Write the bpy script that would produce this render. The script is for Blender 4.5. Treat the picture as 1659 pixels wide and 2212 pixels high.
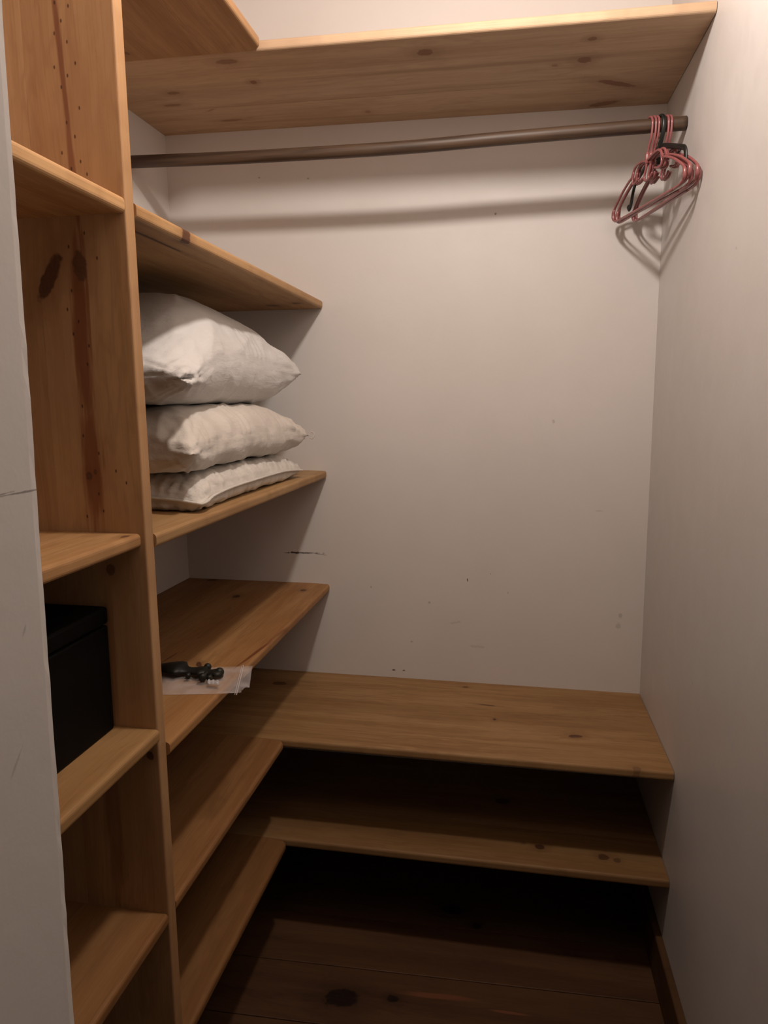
import bpy, bmesh, math, random
import numpy as np
from mathutils import Vector, Matrix

for o in list(bpy.data.objects):
    bpy.data.objects.remove(o)
SC = bpy.context.scene
COL = SC.collection

# ---------------------------------------------------------------- camera
cam = bpy.data.cameras.new('camera')
cam_o = bpy.data.objects.new('camera', cam)
COL.objects.link(cam_o)
SC.camera = cam_o
RIGHT = Vector((0.98396871, 0.17827512, -0.00485399))
UP = Vector((-0.02198819, 0.14828111, 0.98870078))
FWD = Vector((-0.1769805, 0.9727439, -0.14982392))
M = Matrix((RIGHT, UP, -FWD)).transposed()
cam_o.matrix_world = Matrix.Translation((1.1286, -2.3031, 2.0552)) @ M.to_4x4()
cam.sensor_fit = 'HORIZONTAL'
cam.sensor_width = 36.0
cam.lens = 1530.73 * 36.0 / 1659.0
cam.shift_x = -(831.466 - 829.5) / 1659.0
cam.shift_y = (1099.55 - 1106.0) / 1659.0
cam.clip_start = 0.02

# ---------------------------------------------------------------- world, lamp, exposure
world = bpy.data.worlds.new('world')
SC.world = world
world.use_nodes = True
bg = world.node_tree.nodes['Background']
bg.inputs['Color'].default_value = (1.0, 0.86, 0.74, 1)
bg.inputs['Strength'].default_value = 0.042

lamp = bpy.data.lights.new('closet_bulb_light', 'POINT')
lamp.energy = 38.0
lamp.color = (1.0, 0.895, 0.815)
lamp.shadow_soft_size = 0.048
lamp_o = bpy.data.objects.new('closet_bulb_light', lamp)
lamp_o.location = (1.03, -1.13, 3.14)
COL.objects.link(lamp_o)

SC.view_settings.view_transform = 'Standard'
SC.view_settings.look = 'None'
SC.view_settings.gamma = 1.0
SC.view_settings.use_curve_mapping = False
SC.view_settings.exposure = 0.0

# ---------------------------------------------------------------- measures of the closet
FLOOR_Z, CEIL_Z = 0.49, 3.45
T = 0.0249                                   # board thickness


def LX(y, z):                                # left wall, slightly out of true
    return 0.0133 * y - 0.0071 * (z - 1.0)


def RX(y, z):                                # right wall
    return 1.55 - 0.0067 * y - 0.0038 * (z - 1.0)


def PYF(z):                                  # camera-side face of the upright divider
    return -1.1944 - 0.002 * (z - 1.0)


def PYB(z):
    return PYF(z) + 0.0282


# ---------------------------------------------------------------- helpers
def tag(o, label=None, cat=None, group=None, kind=None):
    if label: o['label'] = label
    if cat: o['category'] = cat
    if group: o['group'] = group
    if kind: o['kind'] = kind
    return o


def empty(name, loc=(0, 0, 0), **kw):
    o = bpy.data.objects.new(name, None)
    o.location = loc
    o.empty_display_size = 0.05
    COL.objects.link(o)
    return tag(o, **kw)


def link_mesh(name, me, mat=None, parent=None, smooth=False, origin=None, **kw):
    """mesh coordinates come in world space; the object's origin is put at `origin`"""
    if origin is not None:
        me.transform(Matrix.Translation(-Vector(origin)))
    o = bpy.data.objects.new(name, me)
    if mat: me.materials.append(mat)
    if smooth:
        for p in me.polygons: p.use_smooth = True
    org = Vector(origin) if origin is not None else Vector((0, 0, 0))
    if parent is not None:
        o.parent = parent
        pl = parent.location.copy()
        q = parent.parent
        while q is not None:
            pl += q.location
            q = q.parent
        o.location = org - pl
    else:
        o.location = org
    COL.objects.link(o)
    return tag(o, **kw)


def from_bm(name, bm, mat=None, parent=None, smooth=False, origin=None, **kw):
    bmesh.ops.recalc_face_normals(bm, faces=bm.faces)
    me = bpy.data.meshes.new(name)
    bm.to_mesh(me)
    bm.free()
    return link_mesh(name, me, mat, parent, smooth, origin, **kw)


def hexa(bm, c):
    """c: 8 corners, index = ix + 2*iy + 4*iz"""
    v = [bm.verts.new(p) for p in c]
    fs = {}
    for key, idx in {'z-': (0, 2, 3, 1), 'z+': (4, 5, 7, 6), 'y-': (0, 1, 5, 4), 'y+': (2, 6, 7, 3),
                     'x-': (0, 4, 6, 2), 'x+': (1, 3, 7, 5)}.items():
        fs[key] = bm.faces.new([v[i] for i in idx])
    return v, fs


def edge_of(fs, a, b):
    ea = set(fs[a].edges)
    for e in fs[b].edges:
        if e in ea: return e


def box_mesh(c, rounds=(), r=0.006, seg=3):
    bm = bmesh.new()
    v, fs = hexa(bm, c)
    es = [edge_of(fs, a, b) for a, b in rounds]
    if es:
        bmesh.ops.bevel(bm, geom=es, offset=r, segments=seg, profile=0.5, affect='EDGES')
    return bm


def box_bm(x0, x1, y0, y1, z0, z1, r=0.0, seg=2):
    bm = bmesh.new()
    hexa(bm, [(x, y, z) for z in (z0, z1) for y in (y0, y1) for x in (x0, x1)])
    if r: bmesh.ops.bevel(bm, geom=list(bm.edges), offset=r, segments=seg, profile=0.5, affect='EDGES')
    return bm


def catmull(pts, n=6):
    P = [Vector(p) for p in pts]
    out = []
    for i in range(len(P) - 1):
        p0 = P[i - 1] if i else P[0] * 2 - P[1]
        p1, p2 = P[i], P[i + 1]
        p3 = P[i + 2] if i + 2 < len(P) else P[-1] * 2 - P[-2]
        for k in range(n):
            t = k / n
            out.append(0.5 * ((2 * p1) + (p2 - p0) * t + (2 * p0 - 5 * p1 + 4 * p2 - p3) * t * t
                              + (3 * p1 - p0 - 3 * p2 + p3) * t ** 3))
    out.append(P[-1])
    return out


def tube(bm, pts, r, seg=10, cap=True, flat=1.0, side=None):
    """round (or flattened) tube swept along pts; r is a number or a list"""
    n = len(pts)
    rs = r if isinstance(r, (list, tuple)) else [r] * n
    tan = [(pts[min(i + 1, n - 1)] - pts[max(i - 1, 0)]).normalized() for i in range(n)]
    if side is None:
        a = Vector((0, 0, 1)) if abs(tan[0].z) < .9 else Vector((1, 0, 0))
        u = tan[0].cross(a).normalized()
    else:
        u = Vector(side).normalized()
    rings = []
    for i in range(n):
        u = (u - tan[i] * u.dot(tan[i])).normalized()
        w = tan[i].cross(u)
        rings.append([bm.verts.new(pts[i] + (u * math.cos(2 * math.pi * k / seg) * flat
                                             + w * math.sin(2 * math.pi * k / seg)) * rs[i]) for k in range(seg)])
    for i in range(n - 1):
        for k in range(seg):
            bm.faces.new((rings[i][k], rings[i][(k + 1) % seg], rings[i + 1][(k + 1) % seg], rings[i + 1][k]))
    if cap:
        for ring, t, s in ((rings[0], -tan[0], rs[0]), (rings[-1], tan[-1], rs[-1])):
            c = sum((v.co for v in ring), Vector()) / seg + t * s * .6
            cv = bm.verts.new(c)
            for k in range(seg): bm.faces.new((ring[k], ring[(k + 1) % seg], cv))


# ---------------------------------------------------------------- materials
class NT:
    """small helper to write node graphs"""
    def __init__(self, name):
        self.m = bpy.data.materials.new(name)
        self.m.use_nodes = True
        self.t = self.m.node_tree
        self.b = self.t.nodes['Principled BSDF']

    def n(self, kind, **kw):
        nd = self.t.nodes.new(kind)
        for k, v in kw.items(): setattr(nd, k, v)
        return nd

    def put(self, sock, v):
        if isinstance(v, bpy.types.NodeSocket): self.t.links.new(v, sock)
        elif isinstance(v, (tuple, list)) and len(v) == 3 and sock.type == 'RGBA': sock.default_value = (*v, 1)
        else: sock.default_value = v

    def math(self, op, a, b=None, c=None, clamp=False):
        nd = self.n('ShaderNodeMath', operation=op, use_clamp=clamp)
        self.put(nd.inputs[0], a)
        if b is not None: self.put(nd.inputs[1], b)
        if c is not None: self.put(nd.inputs[2], c)
        return nd.outputs[0]

    def vmath(self, op, a, b=None):
        nd = self.n('ShaderNodeVectorMath', operation=op)
        self.put(nd.inputs[0], a)
        if b is not None: self.put(nd.inputs[1], b)
        return nd.outputs['Value' if op in ('LENGTH', 'DOT_PRODUCT') else 'Vector']

    def ramp(self, v, a, b, lo=0.0, hi=1.0, smooth=True):
        nd = self.n('ShaderNodeMapRange', interpolation_type='SMOOTHSTEP' if smooth else 'LINEAR')
        for s, x in zip(nd.inputs[:5], (v, a, b, lo, hi)): self.put(s, x)
        return nd.outputs[0]

    def noise(self, vec, scale, detail=3.0, rough=0.55, dist=0.0):
        nd = self.n('ShaderNodeTexNoise')
        self.put(nd.inputs['Vector'], vec)
        nd.inputs['Scale'].default_value = scale
        nd.inputs['Detail'].default_value = detail
        nd.inputs['Roughness'].default_value = rough
        nd.inputs['Distortion'].default_value = dist
        return nd.outputs['Fac']

    def mix(self, f, a, b, mode='MIX'):
        nd = self.n('ShaderNodeMix', data_type='RGBA', blend_type=mode)
        self.put(nd.inputs[0], f)
        self.put(nd.inputs[6], a)
        self.put(nd.inputs[7], b)
        return nd.outputs[2]

    def pos(self):
        return self.n('ShaderNodeNewGeometry').outputs['Position']

    def xyz(self, v):
        s = self.n('ShaderNodeSeparateXYZ')
        self.put(s.inputs[0], v)
        return s.outputs

    def comb(self, x, y, z):
        s = self.n('ShaderNodeCombineXYZ')
        for i, q in enumerate((x, y, z)): self.put(s.inputs[i], q)
        return s.outputs[0]

    def blobs(self, a, b, marks, edge=(1.0, 0.6), wob=None):
        """soft ellipses at (ca, cb) with half sizes (ra, rb), turned by ang; returns the union mask and the distances"""
        out = None
        ds = []
        for mk in marks:
            ca, cb, ra, rb = mk[:4]
            ang = mk[4] if len(mk) > 4 else 0.0
            st = mk[5] if len(mk) > 5 else 1.0
            da = self.math('SUBTRACT', a, ca)
            db = self.math('SUBTRACT', b, cb)
            c_, s_ = math.cos(ang), math.sin(ang)
            ea = self.math('MULTIPLY_ADD', da, c_ / ra, self.math('MULTIPLY', db, s_ / ra))
            eb = self.math('MULTIPLY_ADD', da, -s_ / rb, self.math('MULTIPLY', db, c_ / rb))
            d = self.math('SQRT', self.math('MULTIPLY_ADD', ea, ea, self.math('MULTIPLY', eb, eb)))
            if wob is not None: d = self.math('MULTIPLY', d, wob)
            ds.append(d)
            m = self.ramp(d, edge[0], edge[1], 0.0, st)
            out = m if out is None else self.math('MAXIMUM', out, m)
        return (out if out is not None else 0.0), ds

    def bump(self, h, strength=0.3, dist=0.002):
        nd = self.n('ShaderNodeBump')
        nd.inputs['Strength'].default_value = strength
        nd.inputs['Distance'].default_value = dist
        self.put(nd.inputs['Height'], h)
        self.t.links.new(nd.outputs[0], self.b.inputs['Normal'])

    def col(self, c): self.put(self.b.inputs['Base Color'], c)

    def rough(self, r): self.put(self.b.inputs['Roughness'], r)


GRAIN = {'x': ('x', 'y', 'z'), 'y': ('y', 'x', 'z'), 'z': ('z', 'x', 'y')}


def wood(name, axis, knots=(), light=(.53, .325, .155), mid=(.40, .225, .095), dark=(.235, .108, .043),
         knot_col=(.075, .032, .016), streaks=(), pins=(), face=None, gain=.66, rough=.52, contrast=1.0, seed=0.0, streak_col=None):
    """varnished pine. axis = grain direction. knots: (along, across, half length, half width, angle, strength)
    in metres, across measured on the face's second axis."""
    k = NT(name)
    x, y, z = k.xyz(k.pos())
    ax = {'x': x, 'y': y, 'z': z}
    a = ax[axis]
    others = [q for q in 'xyz' if q != axis]
    face = face or others[0]
    b = ax[face]
    c = ax[[q for q in others if q != face][0]]
    at = k.n('ShaderNodeAttribute', attribute_type='OBJECT', attribute_name='tone').outputs['Fac']
    off = k.math('MULTIPLY_ADD', at, 37.0, seed)
    # wobble the grain, more near knots
    wv = k.noise(k.comb(k.math('MULTIPLY', a, 1.6), k.math('MULTIPLY', b, 5.0), off), 1.0, 2.0)
    bb = k.math('MULTIPLY_ADD', k.math('SUBTRACT', wv, .5), 0.05, b)
    wob = k.ramp(k.noise(k.comb(a, b, c), 60.0, 3.0), .3, .7, .82, 1.2, False)
    km, ds = k.blobs(a, b, [(q[0], q[1], q[2] * 1.15, q[3] * 1.15) + tuple(q[4:]) for q in knots], (1.06, .74), wob)
    halo = None
    for mk, d in zip(knots, ds):
        h = k.ramp(d, 3.2, .8, 0.0, mk[5] if len(mk) > 5 else 1.0)
        halo = h if halo is None else k.math('MAXIMUM', halo, h)
    if halo is None: halo = 0.0
    # broad tone bands, growth lines, fine pores
    g1 = k.noise(k.comb(k.math('MULTIPLY', a, .9), k.math('MULTIPLY', bb, 16.0), k.math('MULTIPLY_ADD', c, 6.0, off)), 1.0, 3.0, .6)
    g4_ = k.noise(k.comb(k.math('MULTIPLY', a, 1.3), k.math('MULTIPLY', b, 13.0), off), 1.7, 2.0)
    g5 = k.noise(k.comb(k.math('MULTIPLY', a, 2.2), k.math('MULTIPLY', bb, 11.0), off), 1.0, 4.0, .65)
    ring = k.math('MULTIPLY_ADD', g5, 46.0, k.math('MULTIPLY', bb, 70.0))
    g2 = k.math('MULTIPLY_ADD', k.math('SINE', ring), .5, .5)
    g2 = k.math('MULTIPLY', k.math('POWER', g2, 2.0), k.ramp(g4_, .35, .65, .25, 1.0))
    g3 = k.noise(k.comb(k.math('MULTIPLY', a, 6.0), k.math('MULTIPLY', bb, 330.0), k.math('MULTIPLY', c, 330.0)), 1.0, 2.0, .6)
    g4 = k.noise(k.comb(k.math('MULTIPLY', a, 3.0), k.math('MULTIPLY', b, 9.0), off), 1.0, 4.0, .6)
    f1 = k.ramp(g1, .32, .72, 0.0, 1.0)
    col = k.mix(f1, light, mid)
    col = k.mix(k.math('MULTIPLY', g2, .26 * contrast), col, dark)
    col = k.mix(k.ramp(g3, .45, .8, 0.0, .22 * contrast), col, dark)
    col = k.mix(k.ramp(g4, .48, .74, 0.0, .42 * contrast), col, tuple(.55 * m_ + .45 * d_ for m_, d_ in zip(mid, dark)))
    if knots: col = k.mix(k.math('MULTIPLY', halo, .45), col, dark)
    if streaks:
        wob2 = k.ramp(k.noise(k.comb(k.math('MULTIPLY', a, 10.0), k.math('MULTIPLY', b, 120.0), 3.3), 1.0, 3.0), .25, .75, .7, 1.35, False)
        sm, _ = k.blobs(a, b, streaks, (1.1, .5), wob2)
        col = k.mix(sm, col, streak_col or (.20, .062, .022))
    if pins:
        pm, _ = k.blobs(a, b, pins, (1.2, .5))
        col = k.mix(pm, col, (.05, .018, .01))
    if knots:
        inner = k.mix(k.noise(k.comb(a, b, c), 240.0, 2.0), knot_col, tuple(q * 2.2 for q in knot_col))
        col = k.mix(km, col, inner)
    col = k.mix(1.0, col, (gain, gain * (.975 if gain > .7 else .945), gain * (.94 if gain > .7 else .87)), 'MULTIPLY')  # gain drops on the lower shelves: weaker light painted into the wood colour
    # board to board tone
    tn = k.ramp(at, 0.0, 1.0, .86, 1.1, False)
    col = k.mix(1.0, col, k.comb(tn, tn, tn), 'MULTIPLY')
    k.col(col)
    k.rough(k.ramp(g3, .3, .8, rough - .05, rough + .13))
    k.b.inputs['Specular IOR Level'].default_value = .25
    k.bump(k.math('ADD', k.math('MULTIPLY', g2, .5), g3), .16, .0012)
    return k.m


def paint(name, base=(.73, .692, .664), marks=(), a='x', b='z', rough=.5, spec=.35, cracks=()):
    k = NT(name)
    p = k.pos()
    x, y, z = k.xyz(p)
    ax = {'x': x, 'y': y, 'z': z}
    n1 = k.noise(p, 2.3, 4.0)
    col = k.mix(k.ramp(n1, .3, .7, 0.0, 1.0), base, tuple(q * f for q, f in zip(base, (.955, .95, .94))))
    # faint scuffs
    n2 = k.noise(p, 13.0, 5.0, .7)
    col = k.mix(k.ramp(n2, .66, .8, 0.0, .16), col, (.42, .37, .33))
    if marks:
        wob = k.ramp(k.noise(p, 90.0, 3.0), .3, .7, .6, 1.5, False)
        m, _ = k.blobs(ax[a], ax[b], [(q[0], q[1], q[2] * 1.2, q[3] * 1.35, q[4], min(1, q[5] * 1.25)) for q in marks], (1.1, .4), wob)
        col = k.mix(m, col, (.07, .05, .045))
    k.col(col)
    k.rough(k.ramp(n2, .3, .7, rough - .06, rough + .08))
    k.b.inputs['Specular IOR Level'].default_value = spec
    h = k.math('ADD', k.math('MULTIPLY', k.noise(p, 28.0, 4.0, .6), .8), k.math('MULTIPLY', k.noise(p, 3.5, 2.0), 3.0))
    k.bump(h, .22, .003)
    return k.m


def plain(name, col, rough=.5, spec=.5, metal=0.0, bump=None, var=.12):
    k = NT(name)
    p = k.pos()
    n1 = k.noise(p, 45.0, 3.0)
    k.col(k.mix(k.ramp(n1, .3, .7), tuple(q * (1 - var) for q in col), tuple(min(1, q * (1 + var)) for q in col)))
    k.rough(rough)
    k.b.inputs['Specular IOR Level'].default_value = spec
    k.b.inputs['Metallic'].default_value = metal
    if bump: k.bump(k.noise(p, bump[0], 3.0), bump[1], bump[2])
    return k.m


# ================================================================ the room
def wall_grid(name, fn, nu, nv, mat, **kw):
    bm = bmesh.new()
    g = [[bm.verts.new(fn(i / nu, j / nv)) for i in range(nu + 1)] for j in range(nv + 1)]
    for j in range(nv):
        for i in range(nu):
            bm.faces.new((g[j][i], g[j][i + 1], g[j + 1][i + 1], g[j + 1][i]))
    return bm


def slab(name, c, mat, **kw):
    bm = bmesh.new()
    hexa(bm, c)
    return from_bm(name, bm, mat, kind='structure', **kw)


Y0, YF, YH = 0.0, -1.80, -1.93               # back wall, inside and outside of the front wall
back_marks = [(.42, 1.541, .062, .0022, .02, .75), (.395, 1.541, .022, .0035, 0, .95), (.475, 1.5395, .03, .0016, -.12, .5),
              (.987, 1.468, .0018, .006, .1, .95), (1.063, 1.492, .002, .002, 0, .5), (.737, 1.139, .006, .0022, 0, .7),
              (.773, 1.140, .005, .002, 0, .7), (1.478, 1.37, .006, .008, 0, .22), (1.473, 1.335, .01, .009, 0, .18),
              (.304, 2.769, .003, .002, 0, .45), (.466, 2.758, .004, .003, 0, .35), (1.058, 2.622, .004, .003, 0, .5),
              (1.25, 1.99, .004, .006, 0, .2), (1.4, 1.71, .012, .003, 0, .12), (.95, 1.32, .02, .004, .2, .12),
              (1.02, 1.24, .03, .004, 0, .12), (.80, 1.245, .006, .003, 0, .25), (.86, 1.385, .003, .003, 0, .3),
              (1.12, 1.43, .003, .004, 0, .2), (.66, 1.43, .003, .003, 0, .25)]
m_back = paint('white_paint_back', marks=back_marks, a='x', b='z', rough=.55)
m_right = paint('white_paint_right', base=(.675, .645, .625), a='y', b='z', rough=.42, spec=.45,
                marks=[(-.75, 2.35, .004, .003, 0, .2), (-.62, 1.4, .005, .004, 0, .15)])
m_left = paint('white_paint_left')
m_front = paint('white_paint_jamb', base=(.70, .665, .64), a='y', b='z',
                marks=[(-1.815, 1.9875, .035, .0008, .0, .5), (-1.85, 1.9885, .02, .0007, .05, .4), (-1.83, 1.88, .006, .0012, 1.1, .2),
                       (-1.85, 1.78, .012, .0012, .9, .18)])
m_ceil = wood('ceiling_pine', axis='x', face='y', gain=.6)  # unseen ceiling; dark wood invented to cut the bounce light

slab('wall_back', [(x, y, z) for z in (FLOOR_Z, CEIL_Z) for y in (0.0, .1) for x in (-.12, 1.70)], m_back)
slab('wall_left', [(LX(y, z) - (.1 if ix == 0 else 0), y, z) for z in (FLOOR_Z, CEIL_Z) for y in (YH, .0) for ix in (0, 1)], m_left)
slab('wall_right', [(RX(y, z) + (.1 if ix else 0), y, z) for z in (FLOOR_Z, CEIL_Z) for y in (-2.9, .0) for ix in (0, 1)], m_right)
slab('ceiling', [(x, y, z) for z in (CEIL_Z, CEIL_Z + .08) for y in (-2.9, .1) for x in (-.15, 1.70)], m_ceil)

# front wall with the doorway; the plastered reveal is hand made and wavy
rnd = random.Random(5)
JX = .757
bm = bmesh.new()
N = 110
cols = []
for j in range(N + 1):
    z = FLOOR_Z + (2.62 - FLOOR_Z) * j / N
    w1 = rnd.uniform(-.0007, .0007) + .0006 * math.sin(z * 19.0)
    x = JX + .009 * (z - 1.95)
    ring = [(-.12, YF), (x - .012, YF), (x - .0035 + w1, YF - .0006), (x - .0008 + w1 * .5, YF - .003), (x, YF - .010),
            (x, YF - .08), (x, YH + .006), (x - .006, YH), (-.12, YH)]
    cols.append([bm.verts.new((px, py, z)) for px, py in ring])
for j in range(N):
    for i in range(9):
        bm.faces.new((cols[j][i], cols[j][(i + 1) % 9], cols[j + 1][(i + 1) % 9], cols[j + 1][i]))
bm.faces.new(cols[0])
bm.faces.new(cols[-1])
hexa(bm, [(x, y, z) for z in (2.62, CEIL_Z) for y in (YH, YF) for x in (-.12, RX(-1.85, 2.8))])
from_bm('wall_front', bm, m_front, kind='structure')

# ---- floor: dark planks running along x
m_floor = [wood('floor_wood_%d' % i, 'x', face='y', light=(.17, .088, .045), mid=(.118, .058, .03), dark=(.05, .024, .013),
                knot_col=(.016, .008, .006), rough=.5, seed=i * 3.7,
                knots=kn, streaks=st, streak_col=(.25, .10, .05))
           for i, (kn, st) in enumerate([
               ([(.969, -.305, .03, .018), (.476, -.415, .022, .014), (1.05, -.36, .014, .01), (.3, -.1, .02, .015)], []),
               ([(.71, -.685, .042, .028, .1), (.845, -.665, .016, .011), (.50, -1.02, .03, .02), (1.3, -.9, .02, .014)],
                [(.965, -.635, .11, .012, .06), (1.15, -.655, .06, .006, .0)])])]
fl = empty('floor', (0.75, -1.4, FLOOR_Z), kind='structure')
seams = [.02, -.215, -.40, -.592, -.782, -.975, -1.17, -1.36, -1.55, -1.745, -1.94, -2.13, -2.32, -2.52, -2.71, -2.92]
rnd = random.Random(11)
for i in range(len(seams) - 1):
    y1, y0 = seams[i] - .0012, seams[i + 1] + .0012
    slope = .03
    c = []
    x0_, x1_ = -.12, 1.70
    for z in (FLOOR_Z - .02, FLOOR_Z):
        for y in (y0, y1):
            for x in (x0_, x1_):
                c.append((x, y + slope * (x - .37) * (1 if True else 0), z))
    bm = box_mesh(c, [('z+', 'y-'), ('z+', 'y+')], .0018, 2)
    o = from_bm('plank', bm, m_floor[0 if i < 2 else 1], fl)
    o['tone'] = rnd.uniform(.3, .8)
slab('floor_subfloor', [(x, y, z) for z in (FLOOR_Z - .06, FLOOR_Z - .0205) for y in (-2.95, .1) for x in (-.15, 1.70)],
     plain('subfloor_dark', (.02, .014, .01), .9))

m_base = wood('baseboard_wood', gain=0.38, axis='y', face='z', light=(.30, .16, .075), mid=(.22, .11, .05), dark=(.09, .042, .02), seed=4.0)
c = []
for z in (FLOOR_Z + .0006, .616):
    for y in (YF, -.001):
        for ix in (0, 1):
            c.append((RX(y, z) - (.0005 if ix else .019), y, z))
o = from_bm('baseboard_right', box_mesh(c, [('z+', 'x-')], .006, 4), m_base, kind='structure')
o['tone'] = .5
c = [(x, y, z) for z in (FLOOR_Z + .0006, .60) for y in (-.018, -.0006) for x in (.002, 1.53)]
o = from_bm('baseboard_back', box_mesh(c, [('z+', 'y-')], .006, 4),
            wood('baseboard_wood_back', axis='x', face='z', light=(.30, .16, .075), mid=(.22, .11, .05), dark=(.09, .042, .02), seed=9.0), kind='structure')
o['tone'] = .4

# ================================================================ upright divider
tone_r = random.Random(21)
pins = [(2.676, .405), (2.649, .414), (2.669, .428), (2.618, .422), (2.632, .401), (2.586, .434), (2.553, .407), (2.569, .419),
        (2.583, .397), (2.52, .436), (2.50, .412), (2.478, .425), (2.455, .40), (2.44, .432), (2.43, .415), (2.42, .442),
        (2.395, .47), (2.33, .43), (2.31, .40), (2.29, .45), (2.21, .39), (2.19, .409), (2.17, .398), (2.24, .40), (2.15, .425), (2.12, .42),
        (2.05, .405), (2.0, .403), (1.97, .43), (1.94, .46), (1.92, .478), (1.90, .425), (1.86, .40), (1.87, .432)]
m_panel = wood('divider_pine', gain=0.86, axis='z', face='x', seed=1.3,
               knots=[(2.262, .361, .040, .0125, .5, 1.0), (2.277, .418, .024, .0125, -.1, .9), (1.931, .409, .0075, .006, 0, 1.0),
                      (1.938, .421, .005, .0035, 0, .9), (1.422, .492, .008, .007, 0, 1.0), (1.766, .438, .010, .008, 0, .7),
                      (1.02, .36, .016, .012, 0, .8)],
               streaks=[(2.60, .409, .17, .0055, -.05, .8), (2.42, .417, .11, .0075, -.04, .7), (2.16, .413, .21, .017, -.01, .85),
                        (1.95, .416, .14, .022, 0, .82), (2.30, .425, .05, .006, 0, .6), (2.20, .428, .10, .004, 0, .7), (1.30, .41, .25, .02, 0, .5),
                        (1.60, .428, .16, .012, 0, .45)],
               pins=[(a, b, .0034, .0018, 0, .85) for a, b in pins],
               light=(.53, .325, .168), mid=(.43, .24, .112), dark=(.25, .115, .048))
div = empty('divider_panel', (.25, -1.18, FLOOR_Z), label='tall upright pine divider board between the two banks of shelves', cat='panel')
xs = [None, .165, .345, None]
for i in range(3):
    c = []
    for z in (FLOOR_Z + .0005, CEIL_Z - .001):
        for iy in (0, 1):
            for ix in (0, 1):
                y = (PYF(z), PYB(z))[iy]
                xx = xs[i + ix]
                if xx is None: xx = LX(y, z) + .0008 if (i + ix) == 0 else .5118 - .0043 * (z - 1.0)
                c.append((xx, y, z))
    if i == 2:
        bm = box_mesh(c, [('x+', 'y-'), ('x+', 'y+')], .0035, 3)
    else:
        bm = box_mesh(c, [('x+', 'y-'), ('x+', 'y+'), ('x-', 'y-')], .0005, 1)
    o = from_bm('board', bm, m_panel, div)
    o['tone'] = (.35, .55, .62)[i]


# ================================================================ shelves
def round_front(c, r, rc):
    """board whose far front corner is rounded in plan (radius rc) and whose front edge is eased (radius r)"""
    bm = bmesh.new()
    v, fs = hexa(bm, c)
    bmesh.ops.bevel(bm, geom=[edge_of(fs, 'x+', 'y+')], offset=rc, segments=6, profile=.5, affect='EDGES')
    bmesh.ops.recalc_face_normals(bm, faces=bm.faces)
    bm.normal_update()
    es = []
    for e in bm.edges:
        if len(e.link_faces) != 2: continue
        n1, n2 = (f.normal for f in e.link_faces)
        if abs(n1.z) < .9: n1, n2 = n2, n1
        if abs(n1.z) > .9 and abs(n2.z) < .3 and n2.x > .08: es.append(e)
    bmesh.ops.bevel(bm, geom=es, offset=r, segments=4, profile=.5, affect='EDGES')
    return bm


def shelf(name, label, xl, xr, ya, yb, zf, mat, cuts, along, front, group, tones=None, under=False, cat='shelf', r=.0075, corner=None):
    """a shelf of glued boards. xl/xr: functions of (y,z) or numbers; ya<yb; zf(x,y) = top; along = grain axis"""
    fx = lambda q, y, z: q(y, z) if callable(q) else q
    fy = lambda q, z: q(z) if callable(q) else q
    zc = zf(.3, (fy(ya, 1) + fy(yb, 1)) / 2)
    cx = (fx(xl, -.5, zc) + fx(xr, -.5, zc)) / 2
    root = empty(name, (cx, (fy(ya, zc) + fy(yb, zc)) / 2, zc - T), label=label, cat=cat, group=group)
    n = len(cuts) + 1
    for i in range(n):
        c = []
        for iz in (0, 1):
            for iy in (0, 1):
                for ix in (0, 1):
                    z0 = zc
                    y = fy((ya, yb)[iy], z0)
                    if along == 'x' and 0 < i + iy < n: y = cuts[i + iy - 1]
                    x = fx((xl, xr)[ix], y, z0)
                    if along == 'y' and 0 < i + ix < n: x = cuts[i + ix - 1]
                    c.append((x, y, zf(x, y) - (0 if iz else T)))
        if along == 'y' and i == n - 1:
            rd = [('z+', 'x+'), ('z-', 'x+')]
            bm = round_front(c, r, .021) if corner == 'y+' else round_front(c, r, .010) if corner else box_mesh(c, rd, r, 4)
        elif along == 'x' and i == 0:
            bm = box_mesh(c, [('z+', 'y-'), ('z-', 'y-')], r, 4)
        elif along == 'y':
            bm = box_mesh(c, [('x+', 'z+'), ('x+', 'z-')], .0005, 1)
        else:
            bm = box_mesh(c, [('y-', 'z+'), ('y-', 'z-')], .0005, 1)
        o = from_bm('board', bm, mat, root)
        o['tone'] = tones[i] if tones else tone_r.uniform(.25, .75)
    return root


WL = lambda y, z: LX(y, z) + .0008
WR = lambda y, z: RX(y, z) - .0015
YB_ = lambda z: PYB(z) + .0004               # far side of the divider
YF_ = lambda z: PYF(z) - .0004               # near side
BK = -.0006

# --- L of three levels: long back boards under / above the rail
m_top_back = wood('top_shelf_pine', gain=1.05, axis='x', face='y', light=(.54, .395, .27), mid=(.44, .31, .205), dark=(.25, .15, .095), contrast=.8,
                  knot_col=(.13, .062, .036), rough=.6, seed=2.2,
                  knots=[(.893, -.425, .020, .016, 0, .8), (.392, -.460, .026, .012, 0, .7), (.416, -.335, .009, .010, 0, .85),
                         (.169, -.306, .016, .009, 0, .7), (1.290, -.425, .011, .009, 0, .75), (1.282, -.318, .016, .017, .5, .8),
                         (1.377, -.165, .055, .012, .5, .8), (1.36, -.03, .040, .014, -.3, .8), (.252, -.09, .03, .007, 0, .6),
                         (.126, -.228, .025, .008, 0, .6), (.222, -.175, .014, .003, -.5, .5), (.68, -.086, .008, .010, 0, .4),
                         (1.21, -.30, .008, .006, 0, .5)],
                  streaks=[(1.0, -.33, .5, .012, 0, .3), (.6, -.19, .7, .0025, 0, .5), (.75, -.385, .35, .014, 0, .28),
                           (1.1, -.215, .4, .008, 0, .2), (.5, -.06, .4, .01, .02, .2)], streak_col=(.22, .13, .085))
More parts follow.
